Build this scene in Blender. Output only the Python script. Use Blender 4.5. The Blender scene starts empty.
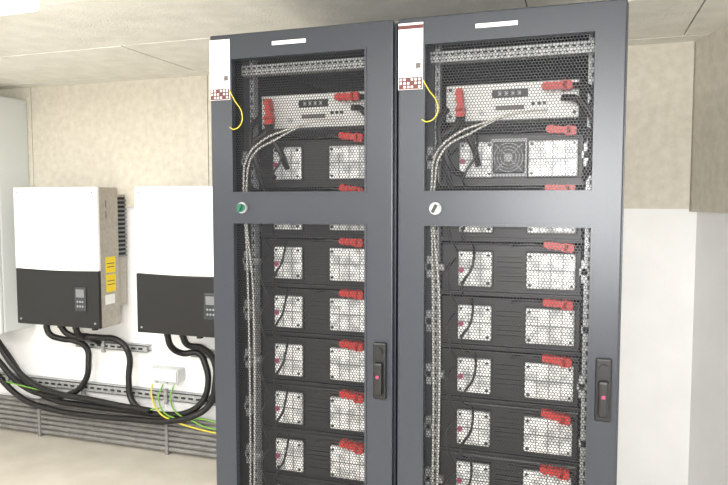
import bpy, bmesh, math, random
from mathutils import Vector, Matrix
random.seed(4)
sc=bpy.context.scene
sc.view_settings.view_transform='Standard'
YAW=math.radians(18.4); PIT=math.atan(42/650)

def lin(c):
    return tuple(((x/255)/12.92 if x/255<=0.04045 else ((x/255+0.055)/1.055)**2.4) for x in c)+(1,)
def mat(name,c,rough=.5,metal=0,c2=None,scale=20,detail=4,bump=0,bscale=None,lo=.35,hi=.65,emit=0):
    m=bpy.data.materials.new(name); m.use_nodes=True; nt=m.node_tree; b=nt.nodes['Principled BSDF']
    b.inputs['Base Color'].default_value=lin(c); b.inputs['Roughness'].default_value=rough; b.inputs['Metallic'].default_value=metal
    tc=nt.nodes.new('ShaderNodeTexCoord')
    if c2:
        n=nt.nodes.new('ShaderNodeTexNoise'); n.inputs['Scale'].default_value=scale; n.inputs['Detail'].default_value=detail
        nt.links.new(tc.outputs['Object'],n.inputs['Vector'])
        r=nt.nodes.new('ShaderNodeValToRGB'); r.color_ramp.elements[0].position=lo; r.color_ramp.elements[1].position=hi
        r.color_ramp.elements[0].color=lin(c); r.color_ramp.elements[1].color=lin(c2)
        nt.links.new(n.outputs['Fac'],r.inputs['Fac']); nt.links.new(r.outputs['Color'],b.inputs['Base Color'])
    if bump:
        n2=nt.nodes.new('ShaderNodeTexNoise'); n2.inputs['Scale'].default_value=bscale or scale*2; n2.inputs['Detail'].default_value=5
        nt.links.new(tc.outputs['Object'],n2.inputs['Vector'])
        bp=nt.nodes.new('ShaderNodeBump'); bp.inputs['Strength'].default_value=bump; bp.inputs['Distance'].default_value=.01
        nt.links.new(n2.outputs['Fac'],bp.inputs['Height']); nt.links.new(bp.outputs['Normal'],b.inputs['Normal'])
    if emit:
        b.inputs['Emission Color'].default_value=lin(c); b.inputs['Emission Strength'].default_value=emit
    return m
M=dict(
 steel=mat('rack_paint',(42,46,54),.34,.05,c2=(50,54,62),scale=400,bump=.08,bscale=500),
 mesh=mat('mesh_paint',(32,34,38),.45,.1),
 dark=mat('rack_inside',(20,21,24),.6),
 black=mat('black_plastic',(16,16,18),.42),
 blackc=mat('black_cable',(19,18,19),.5,bump=.1,bscale=60),
 galv=mat('galvanised',(140,142,143),.38,.3,c2=(176,178,178),scale=60),
 cell=mat('cell_silver',(180,182,183),.3,.1,c2=(240,240,238),scale=34,detail=4,bump=.3,bscale=28,lo=.40,hi=.58),  # noise ramp puts the foil's white glints into the colour
 seam=mat('cell_seam',(124,126,128),.4,.3),
 panel=mat('panel_grey',(204,204,202),.4,.1),
 red=mat('red_plug',(190,46,37),.38),
 white=mat('white_paint',(238,238,236),.4),
 inv=mat('inverter_white',(246,246,244),.35),
 alu=mat('inverter_side',(164,158,148),.45,.15,c2=(178,172,162),scale=50),
 yellow=mat('yellow_label',(236,206,30),.5),
 gnyel=mat('earth_wire_green_yellow',(110,160,60),.5),
 yel=mat('yellow_wire',(200,184,60),.5),
 wcab=mat('grey_cable',(200,198,192),.5),
 pipe=mat('conduit_grey',(112,111,109),.4,c2=(128,126,123),scale=15),
 paper=mat('paper',(236,236,234),.7), ink=mat('ink',(95,90,90),.7), maroon=mat('maroon_ink',(96,54,52),.7),
 magenta=mat('magenta_dot',(150,50,90),.5),
 green=mat('green_knob',(20,90,70),.4),
 lcd=mat('display_dark',(50,54,58),.25), key=mat('keys',(140,142,145),.4),
 wallw=mat('white_plaster',(240,240,240),.85,c2=(246,246,246),scale=4,bump=.12,bscale=120),
 board=mat('wood_cement_board',(200,194,180),.9,c2=(214,209,196),scale=26,detail=10,bump=.3,bscale=150,lo=.3,hi=.7),
 ceil=mat('ceiling_board',(222,220,212),.9,c2=(236,234,227),scale=9,detail=10,bump=.35,bscale=120,lo=.3,hi=.7),
 gap=mat('joint_dark',(110,105,95),.9),
 floor=mat('concrete_floor',(186,180,167),.6,c2=(198,192,180),scale=5,detail=8),
 box=mat('enclosure_grey',(205,209,208),.45),
 boxs=mat('enclosure_shadow_gap',(120,123,122),.6),
 lamp=mat('lamp_diffuser',(255,252,244),.4,emit=9),
)
class MB:
    def __init__(s): s.bm=bmesh.new(); s.mats=[]
    def mi(s,k):
        if k not in s.mats: s.mats.append(k)
        return s.mats.index(k)
    def _fin(s,vs,k,rot,piv):
        if rot is not None: bmesh.ops.rotate(s.bm,verts=vs,cent=piv,matrix=rot)
        i=s.mi(k)
        for f in {f for v in vs for f in v.link_faces}: f.material_index=i
    def box(s,x0,x1,y0,y1,z0,z1,k,rot=None,bev=0):
        r=bmesh.ops.create_cube(s.bm,size=1); vs=r['verts']
        for v in vs: v.co=Vector(((x0+x1)/2+v.co.x*(x1-x0),(y0+y1)/2+v.co.y*(y1-y0),(z0+z1)/2+v.co.z*(z1-z0)))
        if bev:
            es=list({e for v in vs for e in v.link_edges})
            rr=bmesh.ops.bevel(s.bm,geom=es,offset=bev,segments=2,affect='EDGES',profile=.5)
            vs=list({v for f in rr['faces'] for v in f.verts}|{v for v in vs if v.is_valid})
        s._fin(vs,k,rot,Vector(((x0+x1)/2,(y0+y1)/2,(z0+z1)/2)))
    def cyl(s,p,q,r,k,r2=None,seg=20):
        p=Vector(p);q=Vector(q);d=q-p
        mt=Matrix.Translation((p+q)/2)@d.to_track_quat('Z','Y').to_matrix().to_4x4()
        o=bmesh.ops.create_cone(s.bm,cap_ends=True,segments=seg,radius1=r,radius2=r if r2 is None else r2,depth=d.length,matrix=mt)
        s._fin(o['verts'],k,None,None)
    def obj(s,name,parent=None,smooth=False,bevel=0,xf=None):
        if xf is not None: bmesh.ops.transform(s.bm,matrix=xf,verts=s.bm.verts[:])
        me=bpy.data.meshes.new(name); s.bm.to_mesh(me); s.bm.free()
        for k in s.mats: me.materials.append(M[k])
        o=bpy.data.objects.new(name,me); sc.collection.objects.link(o)
        if parent: o.parent=parent
        if smooth: 
            for f in me.polygons: f.use_smooth=True
        if bevel:
            b=o.modifiers.new('b','BEVEL'); b.width=bevel; b.segments=2; b.limit_method='ANGLE'
        return o
def cable(name,splines,r,k,parent=None):
    cu=bpy.data.curves.new(name,'CURVE'); cu.dimensions='3D'; cu.bevel_depth=r; cu.bevel_resolution=4; cu.resolution_u=8; cu.use_fill_caps=True
    for pts in splines:
        sp=cu.splines.new('BEZIER'); sp.bezier_points.add(len(pts)-1)
        for b,p in zip(sp.bezier_points,pts): b.co=p; b.handle_left_type=b.handle_right_type='AUTO'
    cu.materials.append(M[k]); o=bpy.data.objects.new(name,cu); sc.collection.objects.link(o)
    if parent: o.parent=parent
    return o
def empty(name,loc):
    e=bpy.data.objects.new(name,None); e.location=loc; sc.collection.objects.link(e); return e

# ---------------- ROOM ----------------
H=2.2; B=3.25; XL=-4.4; YF=-2.2
m=MB(); m.box(XL-.2,2.3,YF-.2,B+.3,-.1,0,'floor'); m.obj('floor')
m=MB(); m.box(XL-.2,2.3,YF-.2,B+.3,H+.012,H+.1,'gap')
ys=[B-.14]
m.box(XL,2.3,B-.134,B,H+.0,H+.03,'ceil')
while ys[-1]>YF: ys.append(ys[-1]-.6)
for i in range(len(ys)-1):
    x=XL-(.6 if i%2 else 0)
    while x<2.3:
        m.box(max(x+.003,XL),min(x+1.197,2.3),max(ys[i+1]+.003,YF),ys[i]-.003,H+random.uniform(0,.006),H+.03,'ceil'); x+=1.2
m.obj('ceiling')
m=MB(); m.box(XL-.2,.9,B,B+.25,0,H+.012,'wallw')
for a,b in [(XL,-3.255),(-3.25,-2.0),(-1.995,-.75),(-.745,.462)]:
    m.box(a,b,B-.025,B+.01,1.463,H,'board')
m.obj('wall_back')
e=MB()
e.box(.0,.1,-5.7,.03,0,H+.012,'wallw')
e.box(-.035,.02,-.75,0,1.45,H,'board'); e.box(-.035,.02,-2.0,-.755,1.45,H,'board'); e.box(-.035,.02,-5.5,-2.005,1.45,H,'board')
e.obj('wall_right',xf=Matrix.Translation((.497,B,0))@Matrix.Rotation(math.radians(16.5),4,'Z'))
m=MB(); m.box(XL-.1,XL,YF,B,0,H+.012,'wallw'); m.obj('wall_left')
m=MB(); m.box(XL,2.3,YF-.1,YF,0,H+.012,'wallw'); m.obj('wall_front')

# ---------------- RACKS ----------------
YR=1.765
def hexmesh(name,x0,x1,z0,z1,y,parent):
    a=.0086; R=a/math.sqrt(3); r=R*.81; V=[];F=[]
    row=0; z=z0
    while z<z1:
        x=x0+(a/2 if row%2 else 0)
        while x<x1:
            n=len(V)
            for k in range(6):
                t=math.radians(60*k+30); V.append((x+R*math.cos(t),y,z+R*math.sin(t)))
            for k in range(6):
                t=math.radians(60*k+30); V.append((x+r*math.cos(t),y,z+r*math.sin(t)))
            for k in range(6): F.append((n+k,n+(k+1)%6,n+6+(k+1)%6,n+6+k))
            x+=a
        z+=a*math.sqrt(3)/2; row+=1
    me=bpy.data.meshes.new(name); me.from_pydata(V,[],F); me.materials.append(M['mesh'])
    o=bpy.data.objects.new(name,me); sc.collection.objects.link(o); o.parent=parent
    s=o.modifiers.new('s','SOLIDIFY'); s.thickness=.001
def plug(m,x,y,z,ang=0,L=.08):
    R=Matrix.Rotation(ang,3,'Y'); c=Vector((x,y,z))
    def bx(a,b,zz0,zz1,d0,d1,k='red'):
        r=bmesh.ops.create_cube(m.bm,size=1); vs=r['verts']
        for v in vs:
            p=Vector(((a+b)/2+v.co.x*(b-a),(d0+d1)/2+v.co.y*(d1-d0),(zz0+zz1)/2+v.co.z*(zz1-zz0))); v.co=c+R@p
        es=list({e for v in vs for e in v.link_edges})
        rr=bmesh.ops.bevel(m.bm,geom=es,offset=.003,segments=2,affect='EDGES')
        i=m.mi(k)
        for f in {f for g in rr['faces'] for v in g.verts for f in v.link_faces}: f.material_index=i
    bx(-L/2,L*.15,-.008,.010,-.03,.0)
    bx(L*.1,L/2,-.012,.012,-.034,-.002)
    bx(-L*.36,-L*.26,-.012,.013,-.034,0); bx(-L*.14,-L*.04,-.012,.013,-.034,0)
    bx(L*.2,L*.3,-.015,.015,-.037,0)
    a=c+R@Vector((L/2-.002,-.018,0)); b=c+R@Vector((L/2+.014,-.016,-.003)); m.cyl(a,b,.007,'black',seg=12)
def slots(m,x0,x1,z0,z1,y,horizontal,pitch,sw,sl):
    if horizontal:
        x=x0+pitch/2
        while x<x1-sl/2:
            m.box(x-sl/2,x+sl/2,y-.0008,y+.001,(z0+z1)/2-sw/2,(z0+z1)/2+sw/2,'dark'); x+=pitch
    else:
        z=z0+pitch/2
        while z<z1-sl/2:
            m.box((x0+x1)/2-sw/2,(x0+x1)/2+sw/2,y-.0008,y+.001,z-sl/2,z+sl/2,'dark'); z+=pitch
def rack(X0,first):
    P=empty('battery_rack_cabinet',(X0,YR,0)); P.scale=((.982 if first else .993),1,1)
    W=.597; D=1.0
    m=MB()
    m.box(0,.018,.022,D,0.0,1.995,'steel'); m.box(W-.018,W,.022,D,0,1.995,'steel')
    m.box(.018,W-.018,.022,D,1.975,1.995,'steel'); m.box(.018,W-.018,.022,D,0,.06,'steel')
    m.box(.018,W-.018,D-.02,D,.06,1.975,'dark')
    m.box(.018,.020,.03,D-.02,.06,1.975,'dark'); m.box(W-.020,W-.018,.03,D-.02,.06,1.975,'dark')
    m.obj('carcass',P,bevel=.003)
    xs=[.001,.078,.518 if not first else .508,W-.004]; zs=[.05,.15,1.430,1.526,1.925,2.0]
    bm=bmesh.new(); g=[[bm.verts.new((x,0,z)) for z in zs] for x in xs]
    for i in range(3):
        for j in range(5):
            if i==1 and j in(1,3): continue
            bm.faces.new((g[i][j],g[i+1][j],g[i+1][j+1],g[i][j+1]))
    r=bmesh.ops.extrude_face_region(bm,geom=bm.faces[:])
    bmesh.ops.translate(bm,verts=[v for v in r['geom'] if isinstance(v,bmesh.types.BMVert)],vec=(0,.02,0))
    bmesh.ops.recalc_face_normals(bm,faces=bm.faces)
    me=bpy.data.meshes.new('door_leaf'); bm.to_mesh(me); bm.free(); me.materials.append(M['steel'])
    o=bpy.data.objects.new('door_leaf',me); sc.collection.objects.link(o); o.parent=P
    b=o.modifiers.new('b','BEVEL'); b.width=.004; b.segments=3; b.limit_method='ANGLE'
    hexmesh('door_mesh_lower',.078,.52,.15,1.433,.012,P); hexmesh('door_mesh_upper',.078,.52,1.523,1.928,.012,P)
    m=MB(); xr=xs[2]
    for (za,zb) in((.15,1.43),(1.526,1.925)):
        m.box(.072,.078,-.003,.002,za-.006,zb+.006,'steel'); m.box(xr,xr+.006,-.003,.002,za-.006,zb+.006,'steel')
        m.box(.078,xr,-.003,.002,za-.006,za,'steel'); m.box(.078,xr,-.003,.002,zb,zb+.006,'steel')
    m.obj('window_lips',P)
    m=MB(); hx=.557
    m.box(hx-.020,hx+.020,-.014,0,.93,1.095,'black',bev=.005)
    m.box(hx-.013,hx+.013,-.032,-.012,.945,1.04,'black',bev=.006)
    m.cyl((hx,-.02,1.07),(hx,-.013,1.07),.011,'black')
    m.cyl((hx,-.0335,1.0),(hx,-.0315,1.0),.005,'magenta')
    m.obj('swing_handle',P)
    m=MB(); kx=.110
    m.cyl((kx,-.008,1.478),(kx,0,1.478),.017,'galv'); m.cyl((kx,-.016,1.478),(kx,-.006,1.478),.013,'green' if first else 'galv',r2=.011)
    m.box(kx-.004,kx+.004,-.024,-.014,1.466,1.490,'black' if not first else 'green',rot=Matrix.Rotation(.5,3,'Y'))
    m.obj('door_lock',P)
    m=MB(); m.box(.215,.325,-.0015,0,1.957,1.968,'paper')
    m.obj('door_sticker',P)
    m=MB(); m.box(.002,.072,-.0035,-.001,1.805,1.985,'paper')
    if not first: m.box(.002,.072,-.0045,-.003,1.969,1.979,'maroon')
    m.box(.004,.070,-.0045,-.003,1.806,1.838,'maroon')
    for i in range(6):
        for j in range(3):
            if (i*7+j*3)%4: m.box(.007+i*.0105,.013+i*.0105,-.0052,-.004,1.809+j*.010,1.815+j*.010,'paper')
    for i in range(5): m.box(.01,.035+random.random()*.03,-.0045,-.003,1.86+i*.018,1.8615+i*.018,'ink')
    m.box(.052,.066,-.0045,-.003,1.862,1.876,'ink')
    m.obj('inspection_sheet',P)
    cable('sheet_string',[[(.072,-.004,1.83),(.09,-.006,1.80),(.113,-.006,1.765),(.11,-.006,1.73),(.085,-.006,1.715),(.07,-.004,1.722)]],.0016,'yel',P)
    m=MB(); yi=.10
    for a,b in((.084,.098),(.504,.528)):
        m.box(a,b,yi,yi+.03,.06,1.97,'galv')
        slots(m,a,b,.08,1.96,yi,False,.026,.005,.012)
    m.box(.05,.076,yi+.02,yi+.05,.06,1.97,'steel')
    m.box(.08,.53,.055,.085,1.885,1.915,'galv'); slots(m,.08,.53,1.9,1.912,.055,True,.018,.005,.011); slots(m,.08,.53,1.887,1.897,.055,True,.018,.004,.006)
    m.obj('mounting_rails',P)
    tops=[1.668-.158*k for k in range(10)]
    m=MB(); r2=MB(); br=MB()
    for k,t in enumerate(tops):
        m.box(.10,.498,.14,.62,t-.122,t+.022,'black',bev=.004)
        m.box(.10,.498,.125,.14,t-.126,t-.118,'black')
        for (a,b) in((.152,.25),(.348,.482)):
            m.box(a-.004,b+.004,.132,.142,t-.106,t+.004,'dark')
            m.box(a,b,.124,.136,t-.102,t,'cell',bev=.004)
            n=3 if b-a<.11 else 4
            for q in range(1,n): 
                xx=a+(b-a)*q/n; m.box(xx-.0012,xx+.0012,.1225,.126,t-.098,t-.004,'seam')
            m.box(a+.004,b-.004,.1225,.126,t-.052,t-.049,'seam')
            for xx in(a+.01,b-.01):
                for zz in(t-.01,t-.092): m.cyl((xx,.119,zz),(xx,.126,zz),.004,'lcd',seg=10)
            m.box(a+.016,a+.042,.1215,.1235,t-.022,t-.010,'paper')
        if k==0 and not first:
            m.box(.245,.345,.118,.14,t-.1,t+.006,'seam')
            c=(.295,t-.047); m.box(c[0]-.044,c[0]+.044,.112,.122,c[1]-.044,c[1]+.044,'black',bev=.003)
            for rr in(.040,.031,.022):
                for s in range(24):
                    t0=2*math.pi*s/24;t1=2*math.pi*(s+1)/24
                    m.cyl((c[0]+rr*math.cos(t0),.107,c[1]+rr*math.sin(t0)),(c[0]+rr*math.cos(t1),.107,c[1]+rr*math.sin(t1)),.0018,'key',seg=6)
            for s in range(4):
                t0=math.pi/4+math.pi*s/2
                m.cyl((c[0],.108,c[1]),(c[0]+.052*math.cos(t0),.108,c[1]+.052*math.sin(t0)),.0018,'key',seg=6)
            m.cyl((c[0],.106,c[1]),(c[0],.112,c[1]),.012,'seam')
        else:
            for q in range(6): m.box(.262,.336,.136,.1415,t-.09+q*.014,t-.085+q*.014,'dark')
        m.cyl((.162,.119,t-.055),(.162,.1225,t-.055),.008,'magenta',seg=16)
        plug(r2,.437,.105,t+.022,random.uniform(.04,.2))
        big=k%2==0
        for s,(a,b) in enumerate(((.062,.118 if big else .104),(.492 if big else .5,.535))):
            br.box(a,b,.08,.1,t-.054,t-.036,'galv'); br.box(a+.005,a+.020,.08,.1,t-.076,t-.014,'galv')
            for q in(.012,.034): br.cyl((a+q,.075,t-.045),(a+q,.081,t-.045),.004,'dark',seg=10)
    m.obj('battery_modules',P); br.obj('rail_brackets',P)
    m=MB(); m.box(.112,.482,.125,.45,1.728,1.832,'panel',bev=.003)
    m.box(.245,.345,.122,.126,1.79,1.812,'black'); m.box(.255,.335,.122,.126,1.755,1.768,'ink')
    for q in range(4): m.box(.262+q*.018,.272+q*.018,.119,.123,1.795,1.807,'key')
    for xx in(.36,.375,.39): m.cyl((xx,.119,1.77),(xx,.126,1.77),.005,'black',seg=10)
    for xx in(.125,.47):
        for zz in(1.742,1.818): m.cyl((xx,.119,zz),(xx,.126,zz),.005,'dark',seg=10)
    m.cyl((.215,.119,1.75),(.215,.126,1.75),.008,'galv',seg=12)
    m.obj('battery_controller',P)
    plug(r2,.16,.10,1.775,math.pi/2-.1); plug(r2,.425,.10,1.808,0)
    r2.obj('battery_connectors',P)
    bl=[]
    for k,t in enumerate(tops):
        j=random.uniform(-.006,.006)
        bl.append([(.20+j,.115,t+.02),(.207+j,.085,t-.01),(.200+j,.075,t-.05),(.178+j,.075,t-.085),(.172,.08,t-.115),(.19,.10,t-.135)])
        bl.append([(.15,.10,t-.02),(.13,.075,t-.05),(.135,.07,t-.10),(.155,.09,t-.16)])
        bl.append([(.402,.10,t+.02),(.36,.09,t+.028),(.31,.10,t+.018)])
    cable('battery_link_cables',bl,.0036,'black',P)
    cable('power_leads',[[(.158,.09,1.745),(.15,.075,1.71),(.115,.065,1.68),(.10,.06,1.62),(.095,.06,1.55),(.12,.10,1.52)],
        [(.165,.09,1.745),(.165,.07,1.70),(.13,.06,1.66),(.135,.06,1.6),(.17,.1,1.57)],
        [(.16,.10,1.74),(.18,.07,1.69),(.20,.08,1.65),(.21,.11,1.60)],
        [(.12,.10,1.76),(.105,.07,1.73),(.11,.06,1.66),(.125,.07,1.60),(.13,.10,1.54)],
        [(.465,.09,1.808),(.50,.07,1.80),(.52,.06,1.775),(.515,.07,1.75)],
        [(.44,.09,1.778),(.48,.06,1.765),(.515,.06,1.72),(.522,.06,1.66),(.515,.07,1.60),(.50,.1,1.56)],
        [(.485,.09,1.69),(.51,.07,1.68),(.515,.07,1.63)]],.0092,'blackc',P)
    cable('data_cables',[[(.40,.11,1.75),(.33,.08,1.742),(.24,.05,1.715),(.15,.045,1.68),(.10,.045,1.63),(.088,.045,1.55),(.088,.06,1.35),(.094,.06,.9),(.088,.06,.3)],
        [(.30,.08,1.74),(.2,.06,1.69),(.12,.05,1.64),(.096,.05,1.55),(.110,.06,1.2),(.104,.06,.4)]],.0031,'wcab',P)
    return P
rack(-1.084,True); rack(-.488,False)

# ---------------- INVERTERS ----------------
def inverter(X0):
    P=empty('solar_inverter',(X0,2.95,.78)); W=.59;Hh=.795
    m=MB()
    m.box(0,W,.02,.175,.0,Hh,'alu',bev=.006)
    m.box(.03,W-.03,.17,.273,.10,Hh-.04,'alu')
    for zz in(.15,.55): m.box(.1,W-.1,.27,.299,zz,zz+.06,'galv')
    for q in range(14): m.box(W-.031,W-.018,.175,.27,.39+q*.025,.400+q*.025,'seam')
    for q in range(14): m.box(W-.031,W-.029,.175,.27,.40+q*.025,.415+q*.025,'dark')
    m.box(W-.001,W+.001,.06,.14,.20,.30,'yellow'); m.box(W-.001,W+.001,.06,.14,.31,.40,'yellow')
    m.box(W-.001,W+.001,.05,.13,.13,.185,'paper')
    for zz in(.34,.36,.24,.26): m.box(W+.0005,W+.0015,.07,.13,zz,zz+.005,'ink')
    for zz in(.68,.62): m.box(W-.001,W+.001,.07,.075,zz,zz+.04,'ink')
    m.obj('housing',P)
    N=24
    def cover(name,zb,zt,k):
        bm=bmesh.new(); pts=[]
        for i in range(N+1):
            x=W*i/N; pts.append((x,zb(x/W)))
        for i in range(N,-1,-1):
            x=W*i/N; pts.append((x,zt(x/W)))
        f=bm.faces.new([bm.verts.new((x,0,z)) for x,z in pts])
        r=bmesh.ops.extrude_face_region(bm,geom=[f]); bmesh.ops.translate(bm,verts=[v for v in r['geom'] if isinstance(v,bmesh.types.BMVert)],vec=(0,.022,0))
        bmesh.ops.recalc_face_normals(bm,faces=bm.faces)
        me=bpy.data.meshes.new(name); bm.to_mesh(me); bm.free(); me.materials.append(M[k])
        o=bpy.data.objects.new(name,me); sc.collection.objects.link(o); o.parent=P
        b=o.modifiers.new('b','BEVEL'); b.width=.005; b.segments=2; b.limit_method='ANGLE'; b.angle_limit=.7
    c=lambda u:.325-.006*math.sin(math.pi*u)
    cover('cover_white',lambda u:c(u)+.001,lambda u:Hh,'inv'); cover('cover_black',lambda u:0,c,'black')
    m=MB(); m.box(.425,.505,-.006,.001,.095,.235,'lcd',bev=.004); m.box(.437,.493,-.008,-.005,.175,.22,'seam')
    for i in range(3):
        for j in range(2): m.cyl((.447+i*.018,-.009,.150-j*.026),(.447+i*.018,-.005,.150-j*.026),.006,'key',seg=12)
    m.obj('control_panel',P)
    m=MB()
    for xx in(.03,W-.03):
        for zz in(.03,Hh-.03): m.cyl((xx,-.004,zz),(xx,.001,zz),.006,'galv',seg=10)
    for xx in(.12,.22,.33,.47): m.cyl((xx,.10,-.03),(xx,.10,.005),.018,'black')
    m.obj('glands_and_screws',P)
inverter(-3.13); inverter(-2.29)

# ---------------- enclosure left ----------------
m=MB(); m.box(-4.05,-3.285,3.0,B-.027,.70,2.12,'box',bev=.006); m.box(-4.04,-3.295,2.994,3.002,.71,2.11,'boxs'); m.box(-4.05,-3.285,2.975,2.995,.70,2.12,'box',bev=.004)
m.cyl((-3.4,2.955,1.4),(-3.4,2.98,1.4),.02,'black')
for xx in(-3.95,-3.4): m.box(xx-.03,xx+.03,B-.03,B-.002,.8,.9,'box')
m.obj('distribution_enclosure')

# ---------------- conduits ----------------
m=MB()
for i in range(7): m.cyl((XL+.1,B-.04,.03+i*.032),(-1.0,B-.04,.03+i*.032),.0135,'pipe')
x=-4.2
while x<-1.0: m.box(x,x+.02,B-.06,B-.001,.0,.24,'pipe'); x+=.95
m.obj('conduit_pipes')
def rail(name,x0,x1,z0,z1,y):
    m=MB(); m.box(x0,x1,y,y+.006,z0,z1,'galv'); m.box(x0,x1,y,B-.001,z0,z0+.004,'galv'); m.box(x0,x1,y,B-.001,z1-.004,z1,'galv')
    n=int((x1-x0)/.05)
    for i in range(n):
        xx=x0+.025+i*.05; m.box(xx-.015,xx+.015,y-.001,y+.001,(z0+z1)/2-.006,(z0+z1)/2+.006,'dark')
    for i in range(max(1,int((x1-x0)/.6))):
        xx=x0+.2+i*.6; m.box(xx,xx+.02,y-.012,y+.006,z0-.02,z1+.02,'galv')
    m.obj(name)
rail('cable_support_rail',XL+.1,-1.2,.325,.375,B-.05)
rail('cable_support_rail',-2.94,-2.42,.60,.64,B-.05)
rail('cable_support_rail',-2.12,-1.6,.60,.64,B-.05)
m=MB(); m.box(-2.39,-2.19,3.17,B-.001,.445,.52,'box',bev=.005); m.box(-2.385,-2.195,3.16,3.172,.45,.515,'box',bev=.003)
for xx in(-2.36,-2.29,-2.22): m.cyl((xx,3.20,.425),(xx,3.20,.447),.010,'box')
m.obj('junction_box')
Y=3.17
def c3(l,dy=0,dz=0): return [(p[0],(p[2] if len(p)>2 else Y)+dy,p[1]+dz) for p in l]
A=[(-3.02,.76,3.05),(-3.00,.70,3.06),(-2.95,.668,3.1),(-2.885,.655,3.13),(-2.835,.61),(-2.82,.518),(-2.85,.40),(-2.96,.31),(-3.157,.285),(-3.357,.335),(-3.523,.463),(-3.66,.60),(-3.72,.72)]
Bc=[(-2.91,.76,3.05),(-2.88,.71,3.07),(-2.70,.69,3.12),(-2.58,.672,3.15),(-2.528,.60),(-2.53,.43),(-2.515,.32),(-2.45,.262),(-2.36,.245)]
C=[(-2.17,.76,3.05),(-2.165,.68,3.08),(-2.13,.635,3.13),(-2.05,.632),(-2.005,.57),(-1.99,.45),(-2.04,.34),(-2.14,.275),(-2.29,.25),(-2.52,.248),(-2.737,.248),(-2.92,.25),(-3.08,.258),(-3.277,.33),(-3.44,.50),(-3.58,.66),(-3.62,.72)]
Dd=[(-2.36,.275,3.14),(-2.6,.285,3.14),(-2.8,.30,3.14),(-3.0,.31,3.14),(-3.2,.35,3.14),(-3.37,.45,3.14),(-3.5,.60,3.14),(-3.58,.72,3.14)]
E=[(-2.07,.76,3.05),(-2.06,.70,3.08),(-2.0,.675,3.13),(-1.95,.60),(-1.945,.45),(-1.99,.33),(-2.08,.27,3.14),(-2.25,.225,3.14),(-2.5,.21,3.14),(-2.8,.20,3.14),(-3.1,.21,3.14),(-3.3,.25,3.14),(-3.5,.38,3.14),(-3.68,.60,3.14),(-3.75,.72,3.14)]
cable('power_cables',[c3(A),c3(Bc),c3(C),c3(Dd),c3(E),
   c3([(-2.8,.76,3.05),(-2.795,.71,3.07),(-2.77,.69,3.12),(-2.75,.64,3.19)])],.018,'blackc')
cable('earth_wires',[c3([(-3.9,.40),(-3.52,.36),(-3.3,.335),(-3.05,.31),(-2.74,.285),(-2.5,.275),(-2.37,.28),(-2.28,.30)],-.03),
   c3([(-2.29,.43,3.2),(-2.30,.36),(-2.27,.28),(-2.2,.25),(-2.1,.25),(-2.0,.22),(-1.85,.21)],-.03),
   c3([(-2.22,.43,3.2),(-2.225,.36),(-2.17,.27),(-2.0,.26),(-1.85,.24)],-.025)],.0045,'gnyel')
cable('yellow_wires',[c3([(-2.36,.43,3.2),(-2.345,.37),(-2.29,.27),(-2.2,.235),(-2.0,.20),(-1.8,.19)],-.035)],.005,'yel')

# lamps
def lampf(x0,x1,y0,y1,p):
    P=empty('ceiling_lamp',((x0+x1)/2,(y0+y1)/2,H)); hx=(x1-x0)/2;hy=(y1-y0)/2
    m=MB(); m.box(-hx,hx,-hy,hy,-.025,0,'white',bev=.004); m.box(-hx+.01,hx-.01,-hy+.01,hy-.01,-.07,-.024,'lamp',bev=.015); m.obj('fitting',P)
    l=bpy.data.lights.new('tube','AREA'); l.shape='RECTANGLE'; l.size=2*hx; l.size_y=2*hy; l.energy=p; l.color=(1,.99,.97)
    o=bpy.data.objects.new('tube_light',l); o.location=(0,0,-.08); sc.collection.objects.link(o); o.parent=P
lampf(-3.0,-1.72,1.6,1.78,28)
lampf(-1.3,.1,-.35,-.1,60)
lampf(-3.2,-1.8,-.35,-.1,58)
l=bpy.data.lights.new('front_fill','AREA'); l.shape='RECTANGLE'; l.size=.45; l.size_y=.35; l.energy=80; l.color=(1,.995,.985)  # added fill near the camera, no fixture, brightens rack interiors and right wall
o=bpy.data.objects.new('added_front_fill',l); o.location=(.15,-.8,1.55); sc.collection.objects.link(o)
o.rotation_euler=(Vector((-.6,2.6,1.55))-o.location).to_track_quat('-Z','Y').to_euler()
wd=bpy.data.worlds.new('w'); sc.world=wd; wd.use_nodes=True; wd.node_tree.nodes['Background'].inputs[0].default_value=(1,1,1,1); wd.node_tree.nodes['Background'].inputs[1].default_value=.3

cam=bpy.data.cameras.new('cam'); cam.sensor_width=36; cam.lens=36*650/728; cam.clip_start=.02
co=bpy.data.objects.new('camera',cam); sc.collection.objects.link(co); co.location=(0,0,1.5)
co.rotation_euler=(math.pi/2-PIT,0,YAW); sc.camera=co
